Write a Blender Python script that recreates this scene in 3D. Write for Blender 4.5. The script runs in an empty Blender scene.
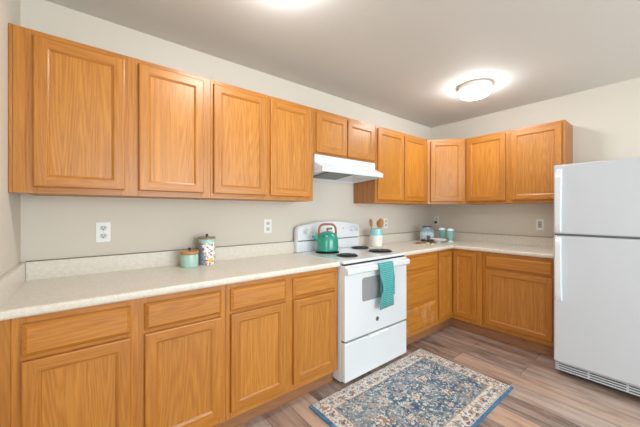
import bpy, bmesh, math, random
import numpy as np
from mathutils import Vector, Matrix

random.seed(7)
rng = np.random.default_rng(11)
SC = bpy.context.scene
COL = SC.collection
PI = math.pi

# ------------------------------------------------------------------ camera
XR, HC = 4.02, 2.448                      # right wall, ceiling height
cam_data = bpy.data.cameras.new('camera')
cam_data.sensor_fit = 'HORIZONTAL'
cam_data.sensor_width = 36.0
cam_data.lens = 289.39 / 640 * 36.0
cam_data.shift_y = -2.04 / 640
cam_data.clip_start = 0.02
camera = bpy.data.objects.new('camera', cam_data)
COL.objects.link(camera)
camera.location = (0.2871, -2.1935, 1.2835)
camera.rotation_euler = (PI / 2, 0, -0.6721)
SC.camera = camera

# ------------------------------------------------------------------ world, added fill lights, exposure
world = bpy.data.worlds.new('world')
SC.world = world
world.use_nodes = True
wn = world.node_tree.nodes
wn['Background'].inputs['Color'].default_value = (0.80, 0.90, 1.0, 1)
wn['Background'].inputs['Strength'].default_value = 1.0


def area_light(name, loc, rot, sx, sy, power, color):
    d = bpy.data.lights.new(name, 'AREA')
    d.shape = 'RECTANGLE'
    d.size, d.size_y = sx, sy
    d.energy = power
    d.color = color
    o = bpy.data.objects.new(name, d)
    COL.objects.link(o)
    o.location = loc
    o.rotation_euler = rot
    return o


# added area light in an unseen rear opening, standing in for daylight
area_light('added_rear_fill', (1.9, -5.46, 1.35), (PI / 2, 0, 0), 3.0, 1.9, 118, (0.80, 0.92, 1.0))
# added area light on the unseen left side, brightening the right wall
area_light('added_left_fill', (-2.12, -3.6, 1.40), (PI / 2, 0, -PI / 2), 1.9, 1.5, 52, (0.84, 0.94, 1.0))
LAMP_STRENGTH = 48.0
SC.view_settings.view_transform = 'Standard'
SC.view_settings.look = 'None'
SC.view_settings.gamma = 1.0
SC.view_settings.use_curve_mapping = False
SC.view_settings.exposure = 0.15


# ------------------------------------------------------------------ helpers
def lin(r, g, b):
    f = lambda c: (c / 255 / 12.92) if c / 255 <= 0.04045 else ((c / 255 + 0.055) / 1.055) ** 2.4
    return (f(r), f(g), f(b), 1.0)


class MB:
    """collects shapes and links them as one mesh object"""

    def __init__(self):
        self.bm = bmesh.new()

    def _tag(self, geom_faces, mat):
        for f in geom_faces:
            f.material_index = mat

    def box(self, x0, x1, y0, y1, z0, z1, mat=0, bevel=0.0, seg=2):
        t = bmesh.new()
        bmesh.ops.create_cube(t, size=1.0)
        for v in t.verts:
            v.co = Vector(((x0 + x1) / 2 + v.co.x * (x1 - x0), (y0 + y1) / 2 + v.co.y * (y1 - y0),
                           (z0 + z1) / 2 + v.co.z * (z1 - z0)))
        if bevel > 0:
            bmesh.ops.bevel(t, geom=list(t.edges), offset=bevel, segments=seg, affect='EDGES', profile=0.5)
        self.merge(t, mat)
        return self

    def merge(self, t, mat=None, mtx=None):
        if mtx is not None:
            t.transform(mtx)
        m = {}
        for v in t.verts:
            m[v] = self.bm.verts.new(v.co)
        for f in t.faces:
            try:
                nf = self.bm.faces.new([m[v] for v in f.verts])
            except ValueError:
                continue
            nf.material_index = f.material_index if mat is None else mat
        t.free()
        return self

    def faces(self, verts, faces, mat=0):
        vs = [self.bm.verts.new(v) for v in verts]
        for f in faces:
            nf = self.bm.faces.new([vs[i] for i in f])
            nf.material_index = mat
        return self

    def prism(self, poly, axis, a, b, mat=0, bevel=0.0, seg=2):
        """extrude a 2-D polygon along an axis; poly gives the two other coordinates in x,y,z order"""
        def p(u, v, w):
            return {'x': (w, u, v), 'y': (u, w, v), 'z': (u, v, w)}[axis]
        t = bmesh.new()
        n = len(poly)
        va = [t.verts.new(p(u, v, a)) for u, v in poly]
        vb = [t.verts.new(p(u, v, b)) for u, v in poly]
        t.faces.new(va)
        t.faces.new(vb[::-1])
        for i in range(n):
            t.faces.new([va[i], vb[i], vb[(i + 1) % n], va[(i + 1) % n]])
        bmesh.ops.recalc_face_normals(t, faces=list(t.faces))
        if bevel > 0:
            bmesh.ops.bevel(t, geom=list(t.edges), offset=bevel, segments=seg, affect='EDGES', profile=0.5)
        return self.merge(t, mat)

    def lathe(self, prof, cx=0, cy=0, z0=0, seg=40, mat=0, mtx=None):
        """revolve (radius, z) pairs about a vertical axis"""
        t = bmesh.new()
        rings = []
        for r, z in prof:
            if r < 1e-6:
                rings.append([t.verts.new((0, 0, z))])
            else:
                rings.append([t.verts.new((r * math.cos(2 * PI * k / seg), r * math.sin(2 * PI * k / seg), z))
                              for k in range(seg)])
        for a, b in zip(rings[:-1], rings[1:]):
            for k in range(seg):
                k2 = (k + 1) % seg
                if len(a) == 1 and len(b) == 1:
                    continue
                if len(a) == 1:
                    t.faces.new([a[0], b[k2], b[k]])
                elif len(b) == 1:
                    t.faces.new([a[k], a[k2], b[0]])
                else:
                    t.faces.new([a[k], a[k2], b[k2], b[k]])
        bmesh.ops.recalc_face_normals(t, faces=list(t.faces))
        M = Matrix.Translation((cx, cy, z0))
        if mtx is not None:
            M = M @ mtx
        return self.merge(t, mat, M)

    def tube(self, pts, rad, seg=10, mat=0, closed=False, flat=1.0):
        pts = [Vector(p) for p in pts]
        n = len(pts)
        rads = rad if isinstance(rad, (list, tuple)) else [rad] * n
        t = bmesh.new()
        rings = []
        up = Vector((0.13, 0.21, 1)).normalized()
        for i, p in enumerate(pts):
            if closed:
                d = pts[(i + 1) % n] - pts[i - 1]
            else:
                d = pts[min(i + 1, n - 1)] - pts[max(i - 1, 0)]
            d.normalize()
            s = d.cross(up)
            if s.length < 1e-3:
                s = d.cross(Vector((1, 0, 0)))
            s.normalize()
            u = s.cross(d)
            rings.append([t.verts.new(p + s * rads[i] * math.cos(2 * PI * k / seg) + u * rads[i] * flat * math.sin(2 * PI * k / seg))
                          for k in range(seg)])
        rr = list(zip(rings[:-1], rings[1:]))
        if closed:
            rr.append((rings[-1], rings[0]))
        for a, b in rr:
            for k in range(seg):
                t.faces.new([a[k], a[(k + 1) % seg], b[(k + 1) % seg], b[k]])
        if not closed:
            t.faces.new(rings[0][::-1])
            t.faces.new(rings[-1])
        bmesh.ops.recalc_face_normals(t, faces=list(t.faces))
        return self.merge(t, mat)

    def ball(self, c, r, mat=0, scale=(1, 1, 1), rot=None, sub=2):
        t = bmesh.new()
        bmesh.ops.create_icosphere(t, subdivisions=sub, radius=r)
        M = Matrix.Translation(c)
        if rot is not None:
            M = M @ rot
        M = M @ Matrix.Diagonal((*scale, 1))
        return self.merge(t, mat, M)

    def build(self, name, mats, parent=None, smooth=35):
        me = bpy.data.meshes.new(name)
        self.bm.to_mesh(me)
        self.bm.free()
        if not isinstance(mats, (list, tuple)):
            mats = [mats]
        for m in mats:
            me.materials.append(m)
        if smooth:
            for p in me.polygons:
                p.use_smooth = True
            me.set_sharp_from_angle(angle=math.radians(smooth))
        o = bpy.data.objects.new(name, me)
        COL.objects.link(o)
        if smooth:
            wm = o.modifiers.new('normals', 'WEIGHTED_NORMAL')
            wm.keep_sharp = True
        if parent is not None:
            o.parent = parent
        return o


def tag(o, label, cat, group=None, kind=None):
    o['label'] = label
    o['category'] = cat
    if group:
        o['group'] = group
    if kind:
        o['kind'] = kind
    return o


def thing(name, label, cat, loc=(0, 0, 0), rotz=0.0, group=None):
    o = bpy.data.objects.new(name, None)
    o.empty_display_size = 0.05
    COL.objects.link(o)
    o.location = loc
    o.rotation_euler = (0, 0, rotz)
    return tag(o, label, cat, group)


def struct(name, mb, mats, smooth=0):
    o = mb.build(name, mats, None, smooth)
    o['kind'] = 'structure'
    return o


def copy_tree(o, parent=None):
    c = o.copy()
    COL.objects.link(c)
    if parent is not None:
        c.parent = parent
    for ch in list(o.children):
        copy_tree(ch, c)
    return c


# ------------------------------------------------------------------ materials
def new_mat(name):
    m = bpy.data.materials.new(name)
    m.use_nodes = True
    nt = m.node_tree
    return m, nt, nt.nodes['Principled BSDF']


def plain(name, col, rough=0.5, metal=0.0, coat=0.0, bump=0.0, bscale=200, emit=None, estr=0, vary=0.03):
    m, nt, b = new_mat(name)
    N, L = nt.nodes, nt.links
    tc = N.new('ShaderNodeTexCoord')
    ns = N.new('ShaderNodeTexNoise')
    ns.inputs['Scale'].default_value = bscale
    ns.inputs['Detail'].default_value = 3
    L.new(tc.outputs['Object'], ns.inputs['Vector'])
    mx = N.new('ShaderNodeMix')
    mx.data_type = 'RGBA'
    mx.inputs[6].default_value = tuple(c * (1 - vary) for c in col[:3]) + (1,)
    mx.inputs[7].default_value = tuple(min(1, c * (1 + vary)) for c in col[:3]) + (1,)
    L.new(ns.outputs['Fac'], mx.inputs[0])
    L.new(mx.outputs[2], b.inputs['Base Color'])
    b.inputs['Roughness'].default_value = rough
    b.inputs['Metallic'].default_value = metal
    b.inputs['Coat Weight'].default_value = coat
    b.inputs['Coat Roughness'].default_value = 0.12
    if bump:
        bp = N.new('ShaderNodeBump')
        bp.inputs['Strength'].default_value = bump
        bp.inputs['Distance'].default_value = 0.002
        L.new(ns.outputs['Fac'], bp.inputs['Height'])
        L.new(bp.outputs['Normal'], b.inputs['Normal'])
    if emit:
        b.inputs['Emission Color'].default_value = emit
        b.inputs['Emission Strength'].default_value = estr
    return m


def oak(name, axis='z', light=(203, 135, 52), dark=(168, 100, 29), ring=1.0, rough=0.38, worn=False):
    """honey oak: long streaks, soft cathedral arcs and short dark pores running along one axis"""
    m, nt, b = new_mat(name)
    N, L = nt.nodes, nt.links
    tc = N.new('ShaderNodeTexCoord')
    oi = N.new('ShaderNodeObjectInfo')
    off = N.new('ShaderNodeVectorMath'); off.operation = 'SCALE'
    comb = N.new('ShaderNodeCombineXYZ')
    for k, v in zip('XYZ', (3.1, 7.7, 5.3)):
        ml = N.new('ShaderNodeMath'); ml.operation = 'MULTIPLY'; ml.inputs[1].default_value = v
        L.new(oi.outputs['Random'], ml.inputs[0]); L.new(ml.outputs[0], comb.inputs[k])
    add = N.new('ShaderNodeVectorMath'); add.operation = 'ADD'
    L.new(tc.outputs['Object'], add.inputs[0]); L.new(comb.outputs[0], add.inputs[1])

    def scaled(across, along):
        s = {'z': (across, across, along), 'x': (along, across, across), 'y': (across, along, across)}[axis]
        mp = N.new('ShaderNodeMapping'); mp.inputs['Scale'].default_value = s
        L.new(add.outputs[0], mp.inputs['Vector'])
        return mp.outputs[0]

    n1 = N.new('ShaderNodeTexNoise'); n1.inputs['Scale'].default_value = 1; n1.inputs['Detail'].default_value = 4
    n1.inputs['Roughness'].default_value = 0.6
    L.new(scaled(75, 2.2), n1.inputs['Vector'])
    # cathedral arcs: slow noise pushed through a triangle wave
    n2 = N.new('ShaderNodeTexNoise'); n2.inputs['Scale'].default_value = 1; n2.inputs['Detail'].default_value = 1.2
    L.new(scaled(9.0, 0.60), n2.inputs['Vector'])
    w = N.new('ShaderNodeMath'); w.operation = 'MULTIPLY'; w.inputs[1].default_value = 22
    L.new(n2.outputs['Fac'], w.inputs[0])
    pp = N.new('ShaderNodeMath'); pp.operation = 'PINGPONG'; pp.inputs[1].default_value = 0.5
    L.new(w.outputs[0], pp.inputs[0])
    n3 = N.new('ShaderNodeTexNoise'); n3.inputs['Scale'].default_value = 1; n3.inputs['Detail'].default_value = 2
    L.new(scaled(330, 14), n3.inputs['Vector'])
    a = N.new('ShaderNodeMath'); a.operation = 'MULTIPLY_ADD'; a.inputs[1].default_value = 0.75 * ring
    L.new(pp.outputs[0], a.inputs[0])
    sc = N.new('ShaderNodeMath'); sc.operation = 'MULTIPLY'; sc.inputs[1].default_value = 0.75
    L.new(n1.outputs['Fac'], sc.inputs[0]); L.new(sc.outputs[0], a.inputs[2])
    rp = N.new('ShaderNodeValToRGB')
    rp.color_ramp.elements[0].position = 0.22; rp.color_ramp.elements[0].color = lin(*dark)
    rp.color_ramp.elements[1].position = 0.72; rp.color_ramp.elements[1].color = lin(*light)
    L.new(a.outputs[0], rp.inputs[0])
    # pores
    pr = N.new('ShaderNodeMapRange'); pr.inputs[1].default_value = 0.56; pr.inputs[2].default_value = 0.72
    pr.inputs[3].default_value = 1.0; pr.inputs[4].default_value = 0.80
    L.new(n3.outputs['Fac'], pr.inputs[0])
    # each piece of timber a little lighter or darker
    vr = N.new('ShaderNodeMapRange'); vr.inputs[3].default_value = 0.93; vr.inputs[4].default_value = 1.06
    L.new(oi.outputs['Random'], vr.inputs[0])
    mm = N.new('ShaderNodeMath'); mm.operation = 'MULTIPLY'
    L.new(pr.outputs[0], mm.inputs[0]); L.new(vr.outputs[0], mm.inputs[1])
    vm = N.new('ShaderNodeVectorMath'); vm.operation = 'SCALE'
    L.new(rp.outputs[0], vm.inputs[0]); L.new(mm.outputs[0], vm.inputs['Scale'])
    if worn:       # finish rubbed away in cloudy patches
        nw = N.new('ShaderNodeTexNoise'); nw.inputs['Scale'].default_value = 1.0; nw.inputs['Detail'].default_value = 3
        mw = N.new('ShaderNodeMapping'); mw.inputs['Scale'].default_value = (9, 9, 4); mw.inputs['Location'].default_value = (0.3, 0, 1.2)
        L.new(tc.outputs['Object'], mw.inputs['Vector']); L.new(mw.outputs[0], nw.inputs['Vector'])
        rw_ = N.new('ShaderNodeMapRange'); rw_.inputs[1].default_value = 0.50; rw_.inputs[2].default_value = 0.76
        rw_.inputs[3].default_value = 0.0; rw_.inputs[4].default_value = 0.42
        L.new(nw.outputs['Fac'], rw_.inputs[0])
        mxw = N.new('ShaderNodeMix'); mxw.data_type = 'RGBA'; mxw.inputs[7].default_value = lin(226, 196, 168)
        L.new(rw_.outputs[0], mxw.inputs[0]); L.new(vm.outputs[0], mxw.inputs[6])
        L.new(mxw.outputs[2], b.inputs['Base Color'])
    else:
        L.new(vm.outputs[0], b.inputs['Base Color'])
    b.inputs['Roughness'].default_value = rough
    b.inputs['Coat Weight'].default_value = 0.15
    b.inputs['Coat Roughness'].default_value = 0.22
    bp = N.new('ShaderNodeBump'); bp.inputs['Strength'].default_value = 0.12; bp.inputs['Distance'].default_value = 0.001
    L.new(n3.outputs['Fac'], bp.inputs['Height']); L.new(bp.outputs['Normal'], b.inputs['Normal'])
    return m


OAK_V = oak('oak_vertical', 'z', ring=0.45)
OAK_H = oak('oak_horizontal', 'x', ring=0.45)
OAK_P = oak('oak_panel', 'z', light=(204, 137, 54), dark=(171, 103, 31), ring=0.6)
OAK_SIDE = oak('oak_side_panel', 'z', light=(186, 122, 64), dark=(152, 94, 44), ring=0.4, rough=0.5)
TOE = oak('toe_board', 'x', light=(178, 124, 84), dark=(140, 92, 58), ring=0.3, rough=0.5)


def wall_material(name, col):
    return plain(name, col, rough=0.75, bump=0.12, bscale=160, vary=0.012)


WALL = wall_material('greige_paint', lin(218, 209, 195))
CEIL = wall_material('ceiling_paint', lin(217, 215, 209))
WHITE_TRIM = plain('white_trim', lin(235, 233, 228), 0.4)
ENAMEL = plain('white_enamel', lin(226, 228, 230), 0.18, coat=0.6, vary=0.006)
FRIDGE_W = plain('white_textured_steel', lin(203, 206, 210), 0.32, coat=0.2, bump=0.06, bscale=500, vary=0.006)
HOOD_W = plain('white_painted_steel', lin(218, 222, 227), 0.28, vary=0.006)
PLASTIC = plain('white_plastic', lin(238, 238, 235), 0.35, vary=0.01)
SLOT = plain('outlet_slot', lin(48, 45, 42), 0.6)
SOCKET = plain('socket_plastic', lin(208, 207, 202), 0.4)
BLACK = plain('black_gap', lin(22, 22, 23), 0.6)
COIL = plain('black_coil', lin(34, 33, 33), 0.38, bump=0.2)
CHROME = plain('drip_pan_metal', lin(120, 118, 116), 0.22, metal=1.0)
GREYMETAL = plain('filter_metal', lin(118, 120, 120), 0.4, metal=0.6, bump=0.3, bscale=300)
GAPGREY = plain('gasket_grey', lin(104, 104, 106), 0.6)
GLASSDARK = plain('oven_glass', lin(128, 126, 124), 0.08, coat=0.8, vary=0.05, bscale=8)
OVENGLASS = plain('oven_window_glass', lin(150, 149, 147), 0.15, coat=0.5, vary=0.04, bscale=8)
TEAL = plain('teal_enamel', lin(34, 142, 118), 0.22, coat=0.6, vary=0.08, bscale=14)
COPPER = plain('handle_wood_brown', lin(156, 88, 60), 0.4, vary=0.1)
MINT = plain('mint_glaze', lin(172, 208, 192), 0.25, coat=0.4, vary=0.05, bscale=60)
AQUA = plain('aqua_glaze', lin(146, 202, 206), 0.25, coat=0.4, vary=0.06, bscale=50)
LIDWOOD = oak('acacia_lid', 'x', light=(206, 152, 86), dark=(150, 96, 44), ring=0.8)
LIDWOOD2 = oak('dark_lid', 'x', light=(160, 136, 100), dark=(112, 90, 62), ring=0.8)
SPOONWOOD = oak('spoon_wood', 'z', light=(216, 160, 96), dark=(180, 120, 60), ring=0.6, rough=0.6)
KNOBDARK = plain('dark_knob', lin(52, 38, 32), 0.4)
CREAM = plain('cream_ceramic', lin(236, 230, 216), 0.3, coat=0.3)
FROTH = plain('white_froth', lin(248, 246, 240), 0.8, bump=0.5, bscale=120)
CUPTEAL = plain('teal_ceramic', lin(134, 188, 188), 0.25, coat=0.5, vary=0.08, bscale=60)
CUPCLEAR = plain('pale_aqua_glass', lin(206, 226, 220), 0.12, coat=0.5)
PODS = plain('dried_brown', lin(84, 54, 30), 0.7, vary=0.3, bscale=90)
TWIG = plain('twig_brown', lin(150, 110, 80), 0.7, vary=0.15, bscale=120)
CHIP = plain('pale_wood_chip', lin(226, 206, 172), 0.7, vary=0.08, bscale=120)
BADGE = plain('badge_grey', lin(70, 72, 70), 0.3, metal=0.4)
SILVER = plain('badge_silver', lin(190, 192, 192), 0.25, metal=0.9)
NICKEL = plain('lamp_band', lin(238, 230, 216), 0.5)


def laminate():
    m, nt, b = new_mat('speckled_laminate')
    N, L = nt.nodes, nt.links
    tc = N.new('ShaderNodeTexCoord')
    n1 = N.new('ShaderNodeTexNoise'); n1.inputs['Scale'].default_value = 190; n1.inputs['Detail'].default_value = 3
    n2 = N.new('ShaderNodeTexVoronoi'); n2.inputs['Scale'].default_value = 150
    n4 = N.new('ShaderNodeTexNoise'); n4.inputs['Scale'].default_value = 45
    for n in (n1, n2, n4):
        L.new(tc.outputs['Object'], n.inputs['Vector'])
    rp = N.new('ShaderNodeValToRGB')
    rp.color_ramp.elements[0].position = 0.34; rp.color_ramp.elements[0].color = lin(212, 202, 186)
    rp.color_ramp.elements[1].position = 0.66; rp.color_ramp.elements[1].color = lin(234, 226, 214)
    ad = N.new('ShaderNodeMath'); ad.operation = 'MULTIPLY_ADD'; ad.inputs[1].default_value = 0.65
    s2 = N.new('ShaderNodeMath'); s2.operation = 'MULTIPLY'; s2.inputs[1].default_value = 0.35
    L.new(n4.outputs['Fac'], s2.inputs[0])
    L.new(n1.outputs['Fac'], ad.inputs[0]); L.new(s2.outputs[0], ad.inputs[2])
    L.new(ad.outputs[0], rp.inputs[0])
    L.new(rp.outputs[0], b.inputs['Base Color'])
    b.inputs['Roughness'].default_value = 0.33
    return m


LAM = laminate()
STRIP_BROWN = plain('splash_strip_brown', lin(120, 104, 84), 0.7)


def plank_floor():
    m, nt, b = new_mat('vinyl_plank')
    N, L = nt.nodes, nt.links
    tc = N.new('ShaderNodeTexCoord')
    sx = N.new('ShaderNodeSeparateXYZ'); L.new(tc.outputs['Object'], sx.inputs[0])
    cb = N.new('ShaderNodeCombineXYZ')
    a1 = N.new('ShaderNodeMath'); a1.operation = 'ADD'; a1.inputs[1].default_value = 20.0 + 0.46
    L.new(sx.outputs['Y'], a1.inputs[0]); L.new(a1.outputs[0], cb.inputs['X'])
    a2 = N.new('ShaderNodeMath'); a2.operation = 'ADD'; a2.inputs[1].default_value = 18.0 - 3.30
    L.new(sx.outputs['X'], a2.inputs[0]); L.new(a2.outputs[0], cb.inputs['Y'])

    br = N.new('ShaderNodeTexBrick')
    br.offset = 0.37; br.offset_frequency = 2; br.squash = 1
    br.inputs['Color1'].default_value = (0, 0, 0, 1); br.inputs['Color2'].default_value = (1, 1, 1, 1)
    br.inputs['Mortar'].default_value = (0.5, 0.5, 0.5, 1)
    br.inputs['Scale'].default_value = 1
    br.inputs['Mortar Size'].default_value = 0.0016
    br.inputs['Mortar Smooth'].default_value = 0.1
    br.inputs['Brick Width'].default_value = 1.22
    br.inputs['Row Height'].default_value = 0.18
    L.new(cb.outputs[0], br.inputs['Vector'])
    # grain, shifted per plank
    sc = N.new('ShaderNodeVectorMath'); sc.operation = 'SCALE'; sc.inputs['Scale'].default_value = 13.0
    L.new(br.outputs['Color'], sc.inputs[0])
    mp = N.new('ShaderNodeMapping'); mp.inputs['Scale'].default_value = (2.2, 17, 1)
    L.new(cb.outputs[0], mp.inputs['Vector'])
    ad = N.new('ShaderNodeVectorMath'); ad.operation = 'ADD'
    L.new(mp.outputs[0], ad.inputs[0]); L.new(sc.outputs[0], ad.inputs[1])
    n1 = N.new('ShaderNodeTexNoise'); n1.inputs['Scale'].default_value = 1.0; n1.inputs['Detail'].default_value = 6
    n1.inputs['Roughness'].default_value = 0.62; n1.inputs['Distortion'].default_value = 0.6
    L.new(ad.outputs[0], n1.inputs['Vector'])
    mp2 = N.new('ShaderNodeMapping'); mp2.inputs['Scale'].default_value = (5, 120, 1)
    L.new(cb.outputs[0], mp2.inputs['Vector'])
    n2 = N.new('ShaderNodeTexNoise'); n2.inputs['Scale'].default_value = 1.0; n2.inputs['Detail'].default_value = 2
    L.new(mp2.outputs[0], n2.inputs['Vector'])
    rp = N.new('ShaderNodeValToRGB')
    e = rp.color_ramp.elements
    e[0].position = 0.28; e[0].color = lin(92, 74, 65)
    e[1].position = 0.74; e[1].color = lin(196, 175, 162)
    k = e.new(0.5); k.color = lin(160, 139, 128)
    mixf = N.new('ShaderNodeMath'); mixf.operation = 'MULTIPLY_ADD'; mixf.inputs[1].default_value = 0.88
    q = N.new('ShaderNodeMath'); q.operation = 'MULTIPLY_ADD'; q.inputs[1].default_value = 0.26; q.inputs[2].default_value = -0.15
    L.new(n2.outputs['Fac'], q.inputs[0])
    tone = N.new('ShaderNodeMath'); tone.operation = 'MULTIPLY_ADD'; tone.inputs[1].default_value = 0.30
    L.new(br.outputs['Color'], tone.inputs[0]); L.new(q.outputs[0], tone.inputs[2])
    L.new(n1.outputs['Fac'], mixf.inputs[0]); L.new(tone.outputs[0], mixf.inputs[2])
    L.new(mixf.outputs[0], rp.inputs[0])
    mx = N.new('ShaderNodeMix'); mx.data_type = 'RGBA'
    mx.inputs[7].default_value = lin(66, 50, 42)
    L.new(br.outputs['Fac'], mx.inputs[0]); L.new(rp.outputs[0], mx.inputs[6])
    # some planks browner, some greyer
    wn_ = N.new('ShaderNodeTexWhiteNoise'); wn_.noise_dimensions = '3D'
    L.new(br.outputs['Color'], wn_.inputs['Vector'])
    tint = N.new('ShaderNodeMix'); tint.data_type = 'RGBA'
    tint.inputs[6].default_value = (1.10, 0.95, 0.82, 1); tint.inputs[7].default_value = (0.95, 0.99, 1.02, 1)
    L.new(wn_.outputs['Value'], tint.inputs[0])
    mt = N.new('ShaderNodeVectorMath'); mt.operation = 'MULTIPLY'
    L.new(mx.outputs[2], mt.inputs[0]); L.new(tint.outputs[2], mt.inputs[1])
    L.new(mt.outputs[0], b.inputs['Base Color'])
    b.inputs['Roughness'].default_value = 0.36
    bp = N.new('ShaderNodeBump'); bp.inputs['Strength'].default_value = 0.1; bp.inputs['Distance'].default_value = 0.001
    L.new(n1.outputs['Fac'], bp.inputs['Height']); L.new(bp.outputs['Normal'], b.inputs['Normal'])
    return m


FLOOR = plank_floor()


def vcol_mat(name, rough=0.9, bump=0.0, coat=0.0):
    m, nt, b = new_mat(name)
    N, L = nt.nodes, nt.links
    at = N.new('ShaderNodeAttribute'); at.attribute_name = 'pattern'
    L.new(at.outputs['Color'], b.inputs['Base Color'])
    b.inputs['Roughness'].default_value = rough
    b.inputs['Coat Weight'].default_value = coat
    if bump:
        tc = N.new('ShaderNodeTexCoord')
        ns = N.new('ShaderNodeTexNoise'); ns.inputs['Scale'].default_value = 350
        L.new(tc.outputs['Object'], ns.inputs['Vector'])
        bp = N.new('ShaderNodeBump'); bp.inputs['Strength'].default_value = bump; bp.inputs['Distance'].default_value = 0.003
        L.new(ns.outputs['Fac'], bp.inputs['Height']); L.new(bp.outputs['Normal'], b.inputs['Normal'])
    return m


def glassy(name, col, alpha=0.5):
    """thin glass: partly see-through, partly tinted, with a sharp reflection"""
    m, nt, b = new_mat(name)
    N, L = nt.nodes, nt.links
    b.inputs['Base Color'].default_value = col
    b.inputs['Roughness'].default_value = 0.06
    b.inputs['Coat Weight'].default_value = 0.8
    tr = N.new('ShaderNodeBsdfTransparent')
    mx = N.new('ShaderNodeMixShader')
    mx.inputs[0].default_value = alpha
    L.new(tr.outputs[0], mx.inputs[1]); L.new(b.outputs[0], mx.inputs[2])
    L.new(mx.outputs[0], nt.nodes['Material Output'].inputs['Surface'])
    return m


JARGLASS = glassy('pale_blue_glass', lin(170, 204, 222), 0.40)
PANE = glassy('window_glass', lin(225, 235, 238), 0.08)


def towel_mat():
    m, nt, b = new_mat('teal_ribbed_cloth')
    N, L = nt.nodes, nt.links
    tc = N.new('ShaderNodeTexCoord')
    wv = N.new('ShaderNodeTexWave'); wv.bands_direction = 'Z'; wv.inputs['Scale'].default_value = 22
    wv.inputs['Distortion'].default_value = 1.2
    L.new(tc.outputs['Object'], wv.inputs['Vector'])
    mx = N.new('ShaderNodeMix'); mx.data_type = 'RGBA'
    mx.inputs[6].default_value = lin(40, 132, 130); mx.inputs[7].default_value = lin(104, 184, 180)
    L.new(wv.outputs['Fac'], mx.inputs[0]); L.new(mx.outputs[2], b.inputs['Base Color'])
    b.inputs['Roughness'].default_value = 0.95
    b.inputs['Sheen Weight'].default_value = 0.2
    return m


# ------------------------------------------------------------------ setting
YF = -5.5
WT = 0.12
XL, YP = -2.2, -1.5          # unseen dining side, added so light from the left gets in
struct('floor', MB().box(XL - WT, XR + WT, YF - WT, WT, -0.1, 0.0), FLOOR)
struct('added_carpet_floor', MB().box(XL, XR, YF, -3.4, 0.0, 0.012), plain('added_beige_carpet', lin(214, 206, 194), 0.95, bump=0.4, bscale=300))  # unseen pale carpet, added to bounce light onto the ceiling
struct('ceiling', MB().box(XL - WT, XR + WT, YF - WT, WT, HC, HC + 0.1), CEIL)
struct('wall_back', MB().box(-WT, XR + WT, 0, WT, 0, HC), WALL)
struct('wall_left', MB().box(-WT, 0, YP, 0, 0, HC), WALL)
struct('wall_right', MB().box(XR, XR + WT, YF, 0, 0, HC), WALL)
struct('wall_partition', MB().box(XL, -WT, YP, YP + WT, 0, HC), WALL)
wx0, wx1, wz0, wz1 = 0.35, 3.45, 0.35, 2.30
w = MB()
w.box(XL - WT, wx0, YF - WT, YF, 0, HC).box(wx1, XR + WT, YF - WT, YF, 0, HC)
w.box(wx0, wx1, YF - WT, YF, 0, wz0).box(wx0, wx1, YF - WT, YF, wz1, HC)
struct('wall_front', w, WALL)
w = MB()
for a, b_ in ((wx0, wx0 + 0.05), (1.875, 1.925), (wx1 - 0.05, wx1)):
    w.box(a, b_, YF - 0.09, YF - 0.03, wz0, wz1)
w.box(wx0, wx1, YF - 0.09, YF - 0.03, wz0, wz0 + 0.05).box(wx0, wx1, YF - 0.09, YF - 0.03, wz1 - 0.05, wz1)
win = struct('added_window_1', w, WHITE_TRIM)  # unseen frame, made up to go with the added rear light
MB().box(wx0 + 0.04, wx1 - 0.04, YF - 0.065, YF - 0.059, wz0 + 0.04, wz1 - 0.04).build('pane', PANE, win, 0)
vy0, vy1, vz0, vz1 = -4.6, -2.6, 0.6, 2.2
w = MB()
w.box(XL - WT, XL, YF, vy0, 0, HC).box(XL - WT, XL, vy1, YP + WT, 0, HC)
w.box(XL - WT, XL, vy0, vy1, 0, vz0).box(XL - WT, XL, vy0, vy1, vz1, HC)
struct('added_dining_wall', w, WALL)  # unseen wall of the added dining side
w = MB()
for a, b_ in ((vy0, vy0 + 0.05), (vy1 - 0.05, vy1)):
    w.box(XL - 0.09, XL - 0.03, a, b_, vz0, vz1)
w.box(XL - 0.09, XL - 0.03, vy0, vy1, vz0, vz0 + 0.05).box(XL - 0.09, XL - 0.03, vy0, vy1, vz1 - 0.05, vz1)
win = struct('added_window_2', w, WHITE_TRIM)  # unseen frame, made up to go with the added left light
MB().box(XL - 0.065, XL - 0.059, vy0 + 0.04, vy1 - 0.04, vz0 + 0.04, vz1 - 0.04).build('pane', PANE, win, 0)

# ------------------------------------------------------------------ cabinets
FT = 0.020     # face frame thickness
DT = 0.019     # door thickness


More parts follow.
